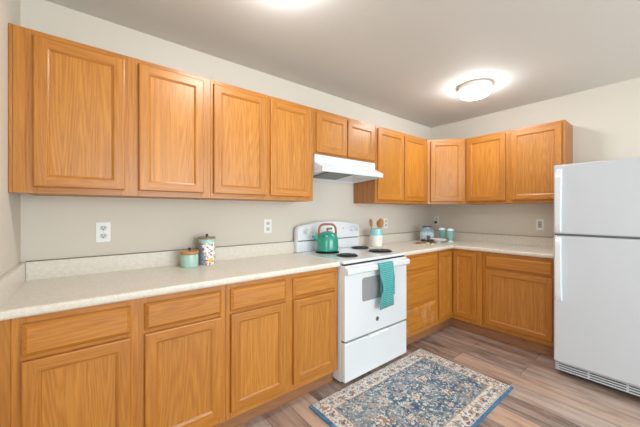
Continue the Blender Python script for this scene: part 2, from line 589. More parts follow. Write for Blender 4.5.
def door(parent, x0, x1, z0, z1, yf, stile=0.047, name='door'):
    """frame-and-panel door; its back lies on the plane y = yf, it faces -y"""
    o_mb = MB()
    yb, yt = -0.0005, -DT
    w_, h_ = x1 - x0, z1 - z0
    i0, i1 = stile, stile + 0.011
    yc = yt + 0.011
    rect = lambda i, y: [(i, y, i), (w_ - i, y, i), (w_ - i, y, h_ - i), (i, y, h_ - i)]
    # outer edge with an eased arris, then the back
    e0, e1, e2, e3 = rect(0, yb), rect(0, yt + 0.005), rect(0.0018, yt + 0.0015), rect(0.006, yt)
    for A, B in ((e0, e1), (e1, e2), (e2, e3)):
        for k in range(4):
            o_mb.faces(A + B, [(k, (k + 1) % 4, 4 + (k + 1) % 4, 4 + k)], 1 if k in (0, 2) else 0)
    o_mb.faces(e0, [(3, 2, 1, 0)], 0)
    # stiles run full height, rails sit between them
    r = 0.006
    o_mb.faces([(r, yt, r), (i0, yt, r), (i0, yt, h_ - r), (r, yt, h_ - r)], [(0, 1, 2, 3)], 0)
    o_mb.faces([(w_ - i0, yt, r), (w_ - r, yt, r), (w_ - r, yt, h_ - r), (w_ - i0, yt, h_ - r)], [(0, 1, 2, 3)], 0)
    o_mb.faces([(i0, yt, r), (w_ - i0, yt, r), (w_ - i0, yt, i0), (i0, yt, i0)], [(0, 1, 2, 3)], 1)
    o_mb.faces([(i0, yt, h_ - i0), (w_ - i0, yt, h_ - i0), (w_ - i0, yt, h_ - r), (i0, yt, h_ - r)], [(0, 1, 2, 3)], 1)
    # stepped, sloping inner moulding
    m0, m1, m2, m3 = rect(i0, yt), rect(i0 + 0.002, yt + 0.003), rect(i0 + 0.008, yt + 0.006), rect(i1, yc)
    for A, B in ((m0, m1), (m1, m2), (m2, m3)):
        for k in range(4):
            o_mb.faces(A + B, [(k, (k + 1) % 4, 4 + (k + 1) % 4, 4 + k)], 1 if k in (0, 2) else 0)
    d = o_mb.build(name, [OAK_V, OAK_H], parent, 0)
    d.location = (x0, yf, z0)
    p = MB().box(i0, w_ - i0, yc - 0.0005, yb - 0.001, i0, h_ - i0).build('door_panel', OAK_P, d, 0)
    return d


def drawer_front(parent, x0, x1, z0, z1, yf):
    """slab drawer front with a routed sloping edge all round"""
    w_, h_ = x1 - x0, z1 - z0
    prof = [(0.0, -0.0005), (0.0, -0.008), (0.004, -0.011), (0.016, -DT)]
    verts, fcs = [], []
    for ins, y in prof:
        verts += [(ins, y, ins), (w_ - ins, y, ins), (w_ - ins, y, h_ - ins), (ins, y, h_ - ins)]
    for r in range(len(prof) - 1):
        for k in range(4):
            fcs.append((r * 4 + k, r * 4 + (k + 1) % 4, r * 4 + 4 + (k + 1) % 4, r * 4 + 4 + k))
    last = (len(prof) - 1) * 4
    fcs.append((last, last + 1, last + 2, last + 3))
    fcs.append((3, 2, 1, 0))
    o = MB().faces(verts, fcs, 0).build('drawer_front', [OAK_H], parent, 20)
    o.location = (x0, yf, z0)
    return o


def face_frame(parent, x0, x1, z0, z1, yf, stiles, rails):
    """yf is the front plane; stiles (x0,x1), rails (xa,xb,za,zb)"""
    f = MB()
    for a, b in stiles:
        f.box(a, b, yf, yf + FT, z0, z1, 0, 0.001, 1)
    for a, b, c, d in rails:
        f.box(a, b, yf + 0.0004, yf + FT, c, d, 1, 0.001, 1)
    return f.build('face_frame', [OAK_V, OAK_H], parent, 0)


UB, UT, UD = 1.369, 2.131, 0.305
DZ0, DZ1 = 1.400, 2.104


def upper(label, x0, x1, doors, loc=(0, 0, 0), rotz=0, zb=UB, dz0=DZ0, dz1=DZ1, filler=None, left_stile=None):
    t = thing('wall_cabinet', label, 'cabinet', (loc[0], loc[1], zb), rotz, 'oak wall cabinets')
    H = UT - zb
    b = MB()
    yb = -(UD - FT)
    b.box(x0, x0 + 0.016, yb, -0.001, 0, H).box(x1 - 0.016, x1, yb, -0.001, 0, H)
    b.box(x0 + 0.016, x1 - 0.016, yb, -0.001, H - 0.016, H).box(x0 + 0.016, x1 - 0.016, yb, -0.001, 0.001, 0.017)
    b.box(x0 + 0.016, x1 - 0.016, -0.016, -0.001, 0.017, H - 0.016)
    b.build('carcass', [OAK_SIDE], t, 0)
    st, xs = [], [x0] + [v for d in doors for v in d] + [x1]
    st.append((x0, doors[0][0] + 0.012))
    for a, c in zip(doors[:-1], doors[1:]):
        st.append((a[1] - 0.012, c[0] + 0.012))
    st.append((doors[-1][1] - 0.012, x1))
    rails = []
    for s1, s2 in zip(st[:-1], st[1:]):
        rails.append((s1[1], s2[0], 0, dz0 - zb + 0.012))
        rails.append((s1[1], s2[0], dz1 - zb - 0.012, H))
    face_frame(t, x0, x1, 0, H, -UD, st, rails)
    for a, c in doors:
        door(t, a, c, dz0 - zb, dz1 - zb, -UD)
    if filler:
        MB().box(filler[0], filler[0] + 0.012, -UD - 0.006, -UD + 0.03, 0, H, 0, 0.003, 2)\
            .box(filler[0] + 0.012, filler[1], -UD, -UD + 0.02, 0, H, 0, 0.001, 1).build('filler_strip', [OAK_V], t, 0)
    return t


upper('oak wall cabinet with two tall doors against the left wall, above the nearest outlet', 0.055, 0.892,
      [(0.082, 0.435), (0.500, 0.847)], filler=(0.001, 0.055))
upper('oak wall cabinet with two tall doors immediately left of the range hood', 0.893, 1.717,
      [(0.909, 1.287), (1.319, 1.682)])
upper('short oak wall cabinet with two small doors directly above the white range hood', 1.719, 2.487,
      [(1.743, 2.087), (2.099, 2.458)], zb=1.757, dz0=1.775, dz1=2.100)
upper('oak wall cabinet with two tall doors immediately right of the range hood', 2.489, 3.409,
      [(2.512, 2.930), (2.946, 3.352)])
upper('oak wall cabinet with two doors on the right wall, nearest the refrigerator', 0.611, 1.512,
      [(0.632, 1.028), (1.078, 1.490)], loc=(XR, 0, 0), rotz=-PI / 2)

# diagonal corner wall cabinet
t = thing('corner_wall_cabinet', 'diagonal oak corner wall cabinet with one door where the two walls meet', 'cabinet',
          (XR - 0.305, -0.305, UB), 0, 'oak wall cabinets')
H = UT - UB
plan = [(-0.3045, 0.304), (0.304, 0.304), (0.304, -0.3045), (0.003, -0.3045), (-0.3045, 0.003)]
MB().prism(plan, 'z', 0.02, H).build('carcass', [OAK_SIDE], t, 0)
dg = bpy.data.objects.new('face_frame', None)
# diagonal face in its own frame: origin at its left end, rotated -45 degrees
fw = 0.305 * math.sqrt(2)
f = MB()
f.box(0.004, 0.048, -0.001, 0.018, 0, H, 0, 0.001, 1).box(fw - 0.048, fw - 0.004, -0.001, 0.018, 0, H, 0, 0.001, 1)
f.box(0.048, fw - 0.048, -0.0006, 0.018, 0, 0.043, 1, 0.001, 1).box(0.048, fw - 0.048, -0.0006, 0.018, H - 0.04, H, 1, 0.001, 1)
bpy.data.objects.remove(dg)
ff = f.build('face_frame', [OAK_V, OAK_H], t, 0)
ff.location = (-0.305, 0.0, 0); ff.rotation_euler = (0, 0, -PI / 4)
dd = door(t, 0, fw - 0.072, DZ0 - UB, DZ1 - UB, 0)
dd.location = (-0.305 + 0.036 * 0.7071 - 0.0012, -0.036 * 0.7071 - 0.0012, DZ0 - UB); dd.rotation_euler = (0, 0, -PI / 4)

BD, BT = 0.595, 0.876
TOEH, TOEY = 0.108, -0.540
DRZ0, DRZ1, BZ0, BZ1 = 0.720, 0.846, 0.151, 0.702


def base_shell(t, x0, x1, left_show=True):
    b = MB()
    yb = -(BD - FT)
    b.box(x0, x0 + 0.016, yb, -0.001, TOEH, BT).box(x1 - 0.016, x1, yb, -0.001, TOEH, BT)
    b.box(x0 + 0.016, x1 - 0.016, yb, -0.001, TOEH, TOEH + 0.016).box(x0 + 0.016, x1 - 0.016, -0.016, -0.001, TOEH + 0.016, BT)
    b.box(x0 + 0.016, x1 - 0.016, yb, yb + 0.09, BT - 0.016, BT)
    b.build('carcass', [OAK_SIDE], t, 0)
    MB().box(x0, x1, TOEY, TOEY + 0.016, 0, TOEH - 0.001).build('toe_board', [TOE], t, 0)


def base(label, x0, x1, cols, loc=(0, 0, 0), rotz=0, filler=None):
    t = thing('base_cabinet', label, 'cabinet', loc, rotz, 'oak base cabinets')
    base_shell(t, x0, x1)
    st = [(x0, cols[0][0] + 0.012)]
    for a, c in zip(cols[:-1], cols[1:]):
        st.append((a[1] - 0.012, c[0] + 0.012))
    st.append((cols[-1][1] - 0.012, x1))
    rails = []
    for s1, s2 in zip(st[:-1], st[1:]):
        rails += [(s1[1], s2[0], TOEH, BZ0 + 0.012), (s1[1], s2[0], BZ1 - 0.01, DRZ0 + 0.01), (s1[1], s2[0], DRZ1 - 0.012, BT)]
    face_frame(t, x0, x1, TOEH, BT, -BD, st, rails)
    for a, c in cols:
        drawer_front(t, a, c, DRZ0, DRZ1, -BD)
        door(t, a, c, BZ0, BZ1, -BD)
    if filler:
        MB().box(filler[0], filler[1], -BD, -BD + 0.02, 0.0, BT, 0, 0.001, 1).build('filler_strip', [OAK_V], t, 0)
    return t


base('oak base cabinet with two drawers above two doors in the left corner, nearest the camera', 0.052, 0.883,
     [(0.081, 0.435), (0.491, 0.856)], filler=(0.001, 0.0515))
base('oak base cabinet with two drawers above two doors, immediately left of the white stove', 0.884, 1.724,
     [(0.909, 1.272), (1.328, 1.694)])
base('oak base cabinet with one wide drawer above one door, beside the refrigerator', 0.915, 1.524,
     [(0.944, 1.490)], loc=(XR, 0, 0), rotz=-PI / 2)

# three-drawer base right of the stove
t = thing('drawer_cabinet', 'narrow oak base cabinet of three stacked drawers, right of the white stove', 'cabinet', (0, 0, 0), 0, 'oak base cabinets')
x0, x1 = 2.498, 3.106
base_shell(t, x0, x1)
dz = [(0.726, 0.850), (0.402, 0.684), (0.150, 0.374)]
face_frame(t, x0, x1, TOEH, BT, -BD, [(x0, 2.536), (3.070, x1)],
           [(2.536, 3.070, TOEH, 0.162), (2.536, 3.070, 0.362, 0.414), (2.536, 3.070, 0.672, 0.738), (2.536, 3.070, 0.838, BT)])
for a, b_ in dz:
    dfr = drawer_front(t, 2.524, 3.082, a, b_, -BD)
dfr['label'] = 'bottom drawer front with pale worn patches'
dfr.data = dfr.data.copy()
dfr.data.materials[0] = oak('oak_worn', 'x', ring=0.45, worn=True)

# corner base with a folding door
t = thing('corner_base_cabinet', 'oak corner base cabinet with a folded two-leaf door where the runs meet', 'cabinet', (XR, 0, 0), 0, 'oak base cabinets')
W = 0.912
b = MB()
b.prism([(-W, -0.001), (-0.001, -0.001), (-0.001, -W), (-(BD - 0.002), -W), (-(BD - 0.002), -(BD - 0.002)), (-W, -(BD - 0.002))], 'z', TOEH, BT)
b.build('carcass', [OAK_V], t, 0)
MB().box(-W, TOEY, TOEY, TOEY + 0.016, 0, TOEH - 0.001).build('toe_board', [TOE], t, 0)
ty = MB().box(0.541, W, TOEY, TOEY + 0.016, 0, TOEH - 0.001).build('toe_board', [TOE], t, 0)
ty.rotation_euler = (0, 0, -PI / 2)
door(t, -W + 0.030, -BD - DT - 0.003, BZ0, 0.852, -BD, stile=0.044)
d2 = door(t, 0, 0.240, BZ0, 0.852, 0, stile=0.044)
d2.location = (-BD, -BD - 0.022, BZ0)
d2.rotation_euler = (0, 0, -PI / 2)

# ------------------------------------------------------------------ worktops
CT0, CT1, CD = 0.8765, 0.914, 0.622
SPZ = 1.014


def roll_edges(mb_poly, name, parent, sel):
    t_ = bmesh.new()
    va = [t_.verts.new((x, y, CT0)) for x, y in mb_poly]
    vb = [t_.verts.new((x, y, CT1)) for x, y in mb_poly]
    n = len(mb_poly)
    t_.faces.new(va[::-1]); t_.faces.new(vb)
    for i in range(n):
        t_.faces.new([va[i], va[(i + 1) % n], vb[(i + 1) % n], vb[i]])
    bmesh.ops.recalc_face_normals(t_, faces=list(t_.faces))
    ed = [e for e in t_.edges if abs(e.verts[0].co.z - e.verts[1].co.z) < 1e-6 and sel((e.verts[0].co + e.verts[1].co) / 2)]
    bmesh.ops.bevel(t_, geom=ed, offset=0.013, segments=5, affect='EDGES', profile=0.5)
    m = MB(); m.merge(t_, 0)
    return m.build(name, [LAM], parent, 40)


t = thing('countertop', 'speckled beige laminate countertop with backsplash in the left corner, under the jars', 'countertop', (0, 0, 0), 0, 'laminate countertops')
roll_edges([(0.001, -0.001), (0.001, -CD), (1.727, -CD), (1.727, -0.001)], 'worktop', t, lambda c: c.y < -CD + 0.01)
MB().box(0.0215, 1.727, -0.021, -0.001, CT1 - 0.002, SPZ, 0, 0.003, 2).build('backsplash', [LAM], t, 40)
MB().box(0.001, 0.021, -CD + 0.004, -0.001, CT1 - 0.002, SPZ, 0, 0.003, 2).build('side_splash', [LAM], t, 40)
MB().box(0.0215, 1.727, -0.0065, -0.001, SPZ - 0.001, SPZ + 0.0035).build('splash_strip', STRIP_BROWN, t, 0)  # thin brown strip along the wall, on top of the backsplash

t = thing('countertop', 'L-shaped beige laminate countertop in the right corner, under the cups', 'countertop', (0, 0, 0), 0, 'laminate countertops')
FX = XR - CD
roll_edges([(2.4985, -0.001), (2.4985, -CD), (FX, -CD), (FX, -1.528), (XR - 0.001, -1.528), (XR - 0.001, -0.001)], 'worktop', t,
           lambda c: (abs(c.y + CD) < 0.01) or (abs(c.x - FX) < 0.01))
MB().box(2.4985, XR - 0.0215, -0.021, -0.001, CT1 - 0.002, SPZ, 0, 0.003, 2).build('backsplash', [LAM], t, 40)
MB().box(XR - 0.021, XR - 0.001, -1.528, -0.001, CT1 - 0.002, SPZ, 0, 0.003, 2).build('backsplash', [LAM], t, 40)
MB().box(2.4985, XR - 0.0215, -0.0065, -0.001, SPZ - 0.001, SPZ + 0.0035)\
    .box(XR - 0.0065, XR - 0.001, -1.528, -0.0065, SPZ - 0.001, SPZ + 0.0035).build('splash_strip', STRIP_BROWN, t, 0)  # same thin brown strip above both right-hand backsplashes

# ------------------------------------------------------------------ range hood
t = thing('range_hood', 'white under-cabinet range hood above the stove', 'range hood', (2.103, 0, 1.605))
hw = 0.3725
h = MB()
h.prism([(-0.002, 0.150), (-0.312, 0.150), (-0.312, 0.088), (-0.408, 0.040), (-0.408, 0.026), (-0.002, -0.012)], 'x', -hw, hw, 0, 0.002, 1)
h.box(-hw, hw, -0.410, -0.396, 0.0, 0.038, 0, 0.002, 1)
side = [(-0.400, 0.030), (-0.400, 0.0), (-0.004, -0.026), (-0.004, 0.0)]
h.prism(side, 'x', -hw, -hw + 0.010).prism(side, 'x', hw - 0.010, hw)
h.box(-hw + 0.010, hw - 0.010, -0.016, -0.004, -0.026, -0.005)
h.build('hood_shell', HOOD_W, t, 30)
gf = MB().box(-0.24, 0.06, -0.15, 0.15, -0.004, 0.004, 0, 0.002, 1).build('grease_filter', GREYMETAL, t, 0)
gf.location = (0, -0.225, 0.004); gf.rotation_euler = (-0.0935, 0, 0)
ll = MB().box(0.12, 0.30, -0.05, 0.05, -0.008, 0.004, 0, 0.003, 1).build('light_lens', PLASTIC, t, 0)
ll.location = (0, -0.31, 0.0125); ll.rotation_euler = (-0.0935, 0, 0)
for dx in (0.20, 0.25):
    MB().box(dx, dx + 0.022, -0.4125, -0.409, 0.012, 0.026, 0, 0.001, 1).build('switch', PLASTIC, t, 0)

# ------------------------------------------------------------------ stove
RX = 2.111
t = thing('electric_range', 'white freestanding electric range with coil burners', 'stove', (RX, 0, 0))
rw = 0.376
bd = MB()
bd.box(-rw, rw, -0.618, -0.03, 0.022, 0.893, 0, 0.004, 2)
bd.build('body', ENAMEL, t, 30)
for sx_ in (-1, 1):
    for yy in (-0.58, -0.08):
        MB().lathe([(0, 0), (0.018, 0), (0.018, 0.010), (0.009, 0.012), (0.009, 0.023), (0, 0.023)], sx_ * (rw - 0.04), yy, 0, 12)\
            .build('foot', BLACK, t)
ck = MB()
ck.box(-rw - 0.001, rw + 0.001, -0.652, -0.028, 0.895, 0.918, 0, 0.008, 3)
ck.box(-rw + 0.01, rw - 0.01, -0.645, -0.60, 0.878, 0.896, 1)
ck.build('cooktop', [ENAMEL, BLACK], t, 35)
# backguard with an arched top
arch = [(-rw, 0.905), (rw, 0.905), (rw, 1.10)]
for k in range(0, 9):
    a = k / 8 * PI / 2
    arch.append((rw - 0.045 + 0.045 * math.cos(a), 1.115 + 0.040 * math.sin(a)))
for k in range(1, 12):
    u = 1 - 2 * k / 12
    arch.append(((rw - 0.045) * u, 1.155 + 0.034 * (1 - u * u)))
for k in range(0, 9):
    a = PI / 2 + k / 8 * PI / 2
    arch.append((-rw + 0.045 + 0.045 * math.cos(a), 1.115 + 0.040 * math.sin(a)))
arch.append((-rw, 1.10))
bg = MB()
arch = [(x * 1.045 + 0.001, max(z, 0.919)) for x, z in arch]
bg.prism(arch, 'y', -0.062, -0.022, 0, 0.004, 2)
arch2 = [(x * 0.985, max(z, 1.024) if z < 1.05 else z - 0.006) for x, z in arch]
bg.prism(arch2, 'y', -0.074, -0.060, 0, 0.003, 2)
g = bg.build('backguard', ENAMEL, t, 30)
MB().box(-rw - 0.004, rw + 0.006, -0.0645, -0.0615, 1.0135, 1.0215).build('shadow_gap', GAPGREY, g, 0)
KY = -0.074
KNOBW = plain('knob_white', lin(214, 216, 218), 0.3)
R90 = Matrix.Rotation(PI / 2, 4, 'X')
for kx in (-0.300, -0.222, 0.275, 0.340):
    k_ = MB().lathe([(0, 0), (0.026, 0), (0.026, 0.004), (0.021, 0.007), (0.018, 0.020), (0.016, 0.023), (0, 0.023)], seg=24, mtx=R90)
    k_.box(-0.005, 0.005, -0.030, -0.018, -0.019, 0.019, 0, 0.002, 1)
    kn = k_.build('knob', KNOBW, g)
    kn.location = (kx, KY, 1.107)
    kn.rotation_euler = (0, random.uniform(-0.4, 0.4), 0)
    ringm = MB()
    for q in range(9):
        a = -2.3 + q * 4.6 / 8
        ringm.box(-0.0012 + 0.031 * math.sin(a), 0.0012 + 0.031 * math.sin(a), -0.0006, 0, 0.031 * math.cos(a) - 0.0025, 0.031 * math.cos(a) + 0.0025)
    rg = ringm.build('dial_marks', GAPGREY, g, 0)
    rg.location = (kx, KY - 0.0006, 1.107)
clk = MB().box(-0.085, 0.035, -0.0785, -0.0735, 1.085, 1.140, 0, 0.003, 2).build('control_panel', PLASTIC, g)
MB().box(-0.060, 0.010, -0.0798, -0.0783, 1.108, 1.130).build('clock_display', GLASSDARK, clk, 0)
pb = MB()
for q in range(5):
    pb.box(-0.070 + q * 0.019, -0.058 + q * 0.019, -0.0800, -0.0783, 1.091, 1.099, 0, 0.001, 1)
pb.build('buttons', GAPGREY, clk, 0)
MB().lathe([(0, 0), (0.005, 0), (0.004, 0.003), (0, 0.004)], 0.160, KY, 1.117, 12, 0, R90).build('indicator_lamp', GAPGREY, g)
# coil burners
for nm, bx, by, br_ in (('large', 1.955, -0.205, 0.108), ('small', 1.952, -0.463, 0.088), ('large', 2.376, -0.455, 0.108), ('small', 2.405, -0.175, 0.088)):
    lx = bx - RX
    bm_ = MB().lathe([(0, 0.0005), (br_ * 0.5, 0.0005), (br_ * 0.86, 0.0015), (br_ * 0.93, 0.0045), (br_, 0.004), (br_ * 1.005, 0.0005)], seg=40)
    pan = bm_.build('burner', BLACK, t)
    pan.location = (lx, by, 0.918)
    MB().lathe([(br_ * 0.93, 0.0045), (br_ * 0.96, 0.0065), (br_, 0.0045), (br_ * 1.004, 0.001)], seg=40).build('trim_ring', COIL, pan)
    pts = []
    turns = 4 if br_ > 0.1 else 3
    for k in range(turns * 22 + 1):
        a = 2 * PI * k / 22
        r_ = 0.020 + (br_ * 0.86 - 0.020) * k / (turns * 22)
        pts.append((r_ * math.cos(a), r_ * math.sin(a), 0.0105))
    MB().tube(pts, 0.0052, 8, flat=0.7).build('coil', COIL, pan)
    MB().lathe([(0, 0.0145), (0.012, 0.0145), (0.012, 0.006), (0, 0.006)], seg=16).build('medallion', CHROME, pan)
# oven door
od = MB()
od.box(-rw + 0.001, rw - 0.001, -0.664, -0.619, 0.332, 0.884, 0, 0.005, 3)
dr_ = od.build('oven_door', ENAMEL, t, 30)


def rrect(cx, cz, w_, h_, r, n=5):
    out = []
    for sx_, sz_, a0 in ((1, 1, 0), (-1, 1, PI / 2), (-1, -1, PI), (1, -1, 3 * PI / 2)):
        for k in range(n + 1):
            a = a0 + k / n * PI / 2
            out.append((cx + sx_ * (w_ / 2 - r) + r * math.cos(a), cz + sz_ * (h_ / 2 - r) + r * math.sin(a)))
    return out


MB().prism(rrect(-0.020, 0.683, 0.352, 0.182, 0.022), 'y', -0.6655, -0.663, 0).build('oven_window', OVENGLASS, dr_, 30)
hd = MB()
hd.prism([(-0.664, 0.822), (-0.676, 0.818), (-0.693, 0.821), (-0.701, 0.830), (-0.701, 0.858), (-0.694, 0.869), (-0.664, 0.873)], 'x', -rw - 0.003, rw - 0.006, 0, 0.002, 1)
hd.build('door_handle', ENAMEL, dr_, 50)
bdg = MB().lathe([(0, 0), (0.0175, 0), (0.0175, 0.002), (0.016, 0.003), (0, 0.003)], -0.020, -0.664, 0.425, 28, 0, R90).build('badge', BADGE, dr_)
cv = MB()
ring_ = [(-0.020 + 0.0150 * math.cos(a * PI / 12), -0.6672, 0.425 + 0.0150 * math.sin(a * PI / 12)) for a in range(24)]
cv.tube(ring_, 0.0008, 6, closed=True)
for (ox, s1) in ((-0.0255, 1), (-0.0145, 1)):          # two joined script letters: a looped G and a looped E
    pts = []
    for k in range(17):
        a = 0.4 + k / 16 * 5.2
        pts.append((ox + 0.0046 * math.cos(a), -0.6672, 0.4255 + 0.0072 * math.sin(a)))
    cv.tube(pts, 0.0008, 6)
cv.tube([(-0.0225, -0.6672, 0.4255), (-0.019, -0.6672, 0.4250), (-0.0205, -0.6672, 0.418)], 0.0008, 6)
cv.tube([(-0.0185, -0.6672, 0.4255), (-0.012, -0.6672, 0.4262)], 0.0008, 6)
cv.build('monogram', SILVER, bdg)
# storage drawer
sd = MB()
sd.box(-rw + 0.001, rw - 0.001, -0.664, -0.619, 0.032, 0.317, 0, 0.007, 3)
sdo = sd.build('storage_drawer', ENAMEL, t, 30)
MB().prism([(-0.664, 0.301), (-0.672, 0.303), (-0.672, 0.311), (-0.655, 0.3185), (-0.645, 0.317)], 'x', -0.115, 0.105, 0, 0.001, 1).build('drawer_pull', PLASTIC, sdo, 30)
MB().box(-rw + 0.006, rw - 0.006, -0.640, -0.617, 0.315, 0.334).build('shadow_gap', GAPGREY, t, 0)

# towel over the oven door handle
TW = towel_mat()
prof = [(-0.6695, 0.575), (-0.6690, 0.70), (-0.6690, 0.78), (-0.6685, 0.84), (-0.672, 0.8605), (-0.690, 0.8635), (-0.706, 0.858), (-0.7145, 0.840),
        (-0.7160, 0.80), (-0.717, 0.74), (-0.720, 0.68), (-0.717, 0.62), (-0.716, 0.56), (-0.717, 0.497)]
# the back layer hangs between handle and door, so it starts on the handle's top
prof = [(-0.7045, 0.600), (-0.7045, 0.66), (-0.7045, 0.74), (-0.7045, 0.80), (-0.7045, 0.856), (-0.6975, 0.872), (-0.6875, 0.8755), (-0.7015, 0.8790), (-0.7125, 0.862), (-0.7155, 0.825),
        (-0.7165, 0.78), (-0.718, 0.72), (-0.723, 0.675), (-0.720, 0.63), (-0.7175, 0.58), (-0.718, 0.517)]
verts, fcs = [], []
NU = 22
for j, (y, z) in enumerate(prof):
    front = j > 6
    for i in range(NU + 1):
        u = i / NU - 0.5
        wdt = 0.176
        if front:
            wdt *= 1 - 0.30 * math.exp(-((z - 0.690) / 0.060) ** 2)
            cx_ = 0.0
            wave = 0.013 * math.cos(u * 15 + 0.6) * (0.15 + 1.0 * math.exp(-((z - 0.680) / 0.09) ** 2))
        else:
            cx_ = 0.026 * min(1, max(0, (0.85 - z) / 0.1))
            wave = 0.0
        zz = z + (0.010 * u if j == len(prof) - 1 else 0)
        verts.append((2.146 + cx_ + u * wdt, y - max(0, wave), zz))
for j in range(len(prof) - 1):
    for i in range(NU):
        a = j * (NU + 1) + i
        fcs.append((a, a + 1, a + NU + 2, a + NU + 1))
tw = MB().faces(verts, fcs).build('dish_towel', TW, None, 60)
sm = tw.modifiers.new('thick', 'SOLIDIFY'); sm.thickness = 0.0035; sm.offset = 1
tag(tw, 'teal ribbed dish towel hanging over the oven door handle', 'towel')

# ------------------------------------------------------------------ refrigerator
t = thing('refrigerator', 'white top-freezer refrigerator at the right edge of the kitchen', 'refrigerator', (3.15, -1.553, 0))
FW = 0.752
MB().box(0.078, 0.790, -FW + 0.004, -0.004, 0.035, 1.628, 0, 0.006, 2).build('cabinet', FRIDGE_W, t, 30)
fz = MB().box(0.0, 0.064, -FW, 0, 1.110, 1.648, 0, 0.014, 4).build('freezer_door', FRIDGE_W, t, 30)
fd = MB().box(0.0, 0.064, -FW, 0, 0.108, 1.096, 0, 0.014, 4).build('fridge_door', FRIDGE_W, t, 30)
MB().box(0.064, 0.079, -FW + 0.012, -0.012, 0.120, 1.636).build('door_gasket', GAPGREY, t, 0)
MB().box(0.020, 0.070, -FW + 0.004, -0.004, 1.092, 1.120).build('divider_gap', GAPGREY, t, 0)


def fridge_handle(par, z0, z1, flip):
    n = 14
    verts, fcs = [], []
    for k in range(n + 1):
        u = k / n
        z = z0 + (z1 - z0) * u
        e = u if flip else 1 - u          # 1 at the seam end
        prot = 0.020 + 0.012 * math.sin(PI * min(1, u * 1.0)) 
        if u in (0.0, 1.0):
            prot = 0.006
        ya, yb_ = -0.012, -0.050 - 0.006 * (1 - e)
        verts += [(0.001, ya, z), (-prot, ya - 0.005, z), (-prot, yb_ + 0.005, z), (0.001, yb_, z)]
    for k in range(n):
        for q in range(3):
            a = k * 4 + q
            fcs.append((a, a + 1, a + 5, a + 4))
    fcs.append((0, 1, 2, 3)); fcs.append(tuple(n * 4 + q for q in (3, 2, 1, 0)))
    m = MB().faces(verts, fcs)
    bmesh.ops.recalc_face_normals(m.bm, faces=list(m.bm.faces))
    return m.build('door_handle', ENAMEL, par, 30)


fridge_handle(fz, 1.125, 1.615, False)
fridge_handle(fd, 0.590, 1.088, True)
gr = MB()
gr.box(0.044, 0.078, -FW + 0.01, -0.006, 0.034, 0.104, 1)
for k in range(4):
    z = 0.036 + k * 0.018
    gr.box(0.034, 0.050, -FW + 0.012, -0.008, z, z + 0.0095, 0, 0.002, 1)
gr.box(0.034, 0.050, -0.024, -0.006, 0.034, 0.104, 0, 0.002, 1)
for yy in (-0.20, -0.40, -0.60):
    gr.box(0.036, 0.050, yy - 0.006, yy + 0.006, 0.036, 0.10)
gr.build('toe_grille', [FRIDGE_W, BLACK], t, 30)
hg = MB().box(0.012, 0.11, -FW + 0.012, -FW + 0.07, 1.630, 1.658, 0, 0.005, 2).build('hinge_cover', FRIDGE_W, t, 30)
for xx in (0.14, 0.72):
    for yy in (-0.06, -FW + 0.06):
        MB().lathe([(0, 0), (0.02, 0), (0.02, 0.036), (0, 0.036)], xx, yy, 0, 12).build('foot', BLACK, t)

# ------------------------------------------------------------------ ceiling lights
EMIT = plain('lamp_diffuser', lin(255, 250, 240), 0.5, emit=(0.93, 0.97, 1.0, 1), estr=LAMP_STRENGTH, vary=0.0)


def ceiling_light(label, x, y):
    t = thing('ceiling_light', label, 'ceiling light', (x, y, HC), 0, 'flush ceiling lights')
    MB().lathe([(0, -0.0005), (0.128, -0.0005), (0.141, -0.003), (0.1425, -0.038), (0.139, -0.042), (0.131, -0.042), (0.131, -0.018), (0, -0.018)], seg=48)\
        .build('lamp_base', NICKEL, t)
    MB().lathe([(0.130, -0.036), (0.131, -0.062), (0.127, -0.078), (0.116, -0.089), (0.093, -0.096), (0.05, -0.100), (0, -0.101)], seg=32).build('lamp_diffuser', EMIT, t)


ceiling_light('round white flush ceiling light lit above the floor near the right corner', 3.085, -0.985)
ceiling_light('round white flush ceiling light lit at the top edge of the photo', 1.005, -1.000)

# ------------------------------------------------------------------ outlets
def outlet(label, loc, rotz=0, kind='duplex', plug=False):
    t = thing('wall_outlet', label, 'outlet', loc, rotz, 'white wall outlets')
    pl = MB().box(-0.036, 0.036, -0.006, 0.0, -0.060, 0.060, 0, 0.003, 2).build('cover_plate', PLASTIC, t, 30)
    if kind == 'duplex':
        for zc in (0.024, -0.024):
            s = MB().prism(rrect(0, zc, 0.034, 0.029, 0.010), 'y', -0.0085, -0.005).build('socket', SOCKET, t, 30)
            MB().box(-0.0085, -0.0055, -0.0092, -0.0083, zc - 0.002, zc + 0.009).box(0.0055, 0.0085, -0.0092, -0.0083, zc - 0.001, zc + 0.008)\
                .box(-0.003, 0.003, -0.0092, -0.0083, zc - 0.011, zc - 0.005).build('slots', SLOT, s, 0)
    else:
        s = MB().box(-0.0165, 0.0165, -0.0085, -0.005, -0.034, 0.034, 0, 0.001, 1).build('socket_face', plain('grey_insert', lin(186, 186, 186), 0.4), t, 0)
        b_ = MB()
        for zc in (0.021, -0.021):
            b_.box(-0.0085, -0.0055, -0.0092, -0.0083, zc - 0.004, zc + 0.007).box(0.0055, 0.0085, -0.0092, -0.0083, zc - 0.003, zc + 0.006)
        b_.box(-0.007, 0.007, -0.0100, -0.0083, -0.005, -0.001).box(-0.007, 0.007, -0.0100, -0.0083, 0.001, 0.005)
        b_.build('slots', SLOT, s, 0)
    MB().lathe([(0, 0), (0.003, 0), (0.002, 0.001), (0, 0.0012)], 0, -0.006, 0, 10, 0, R90).build('screw', SILVER, t)
    return t


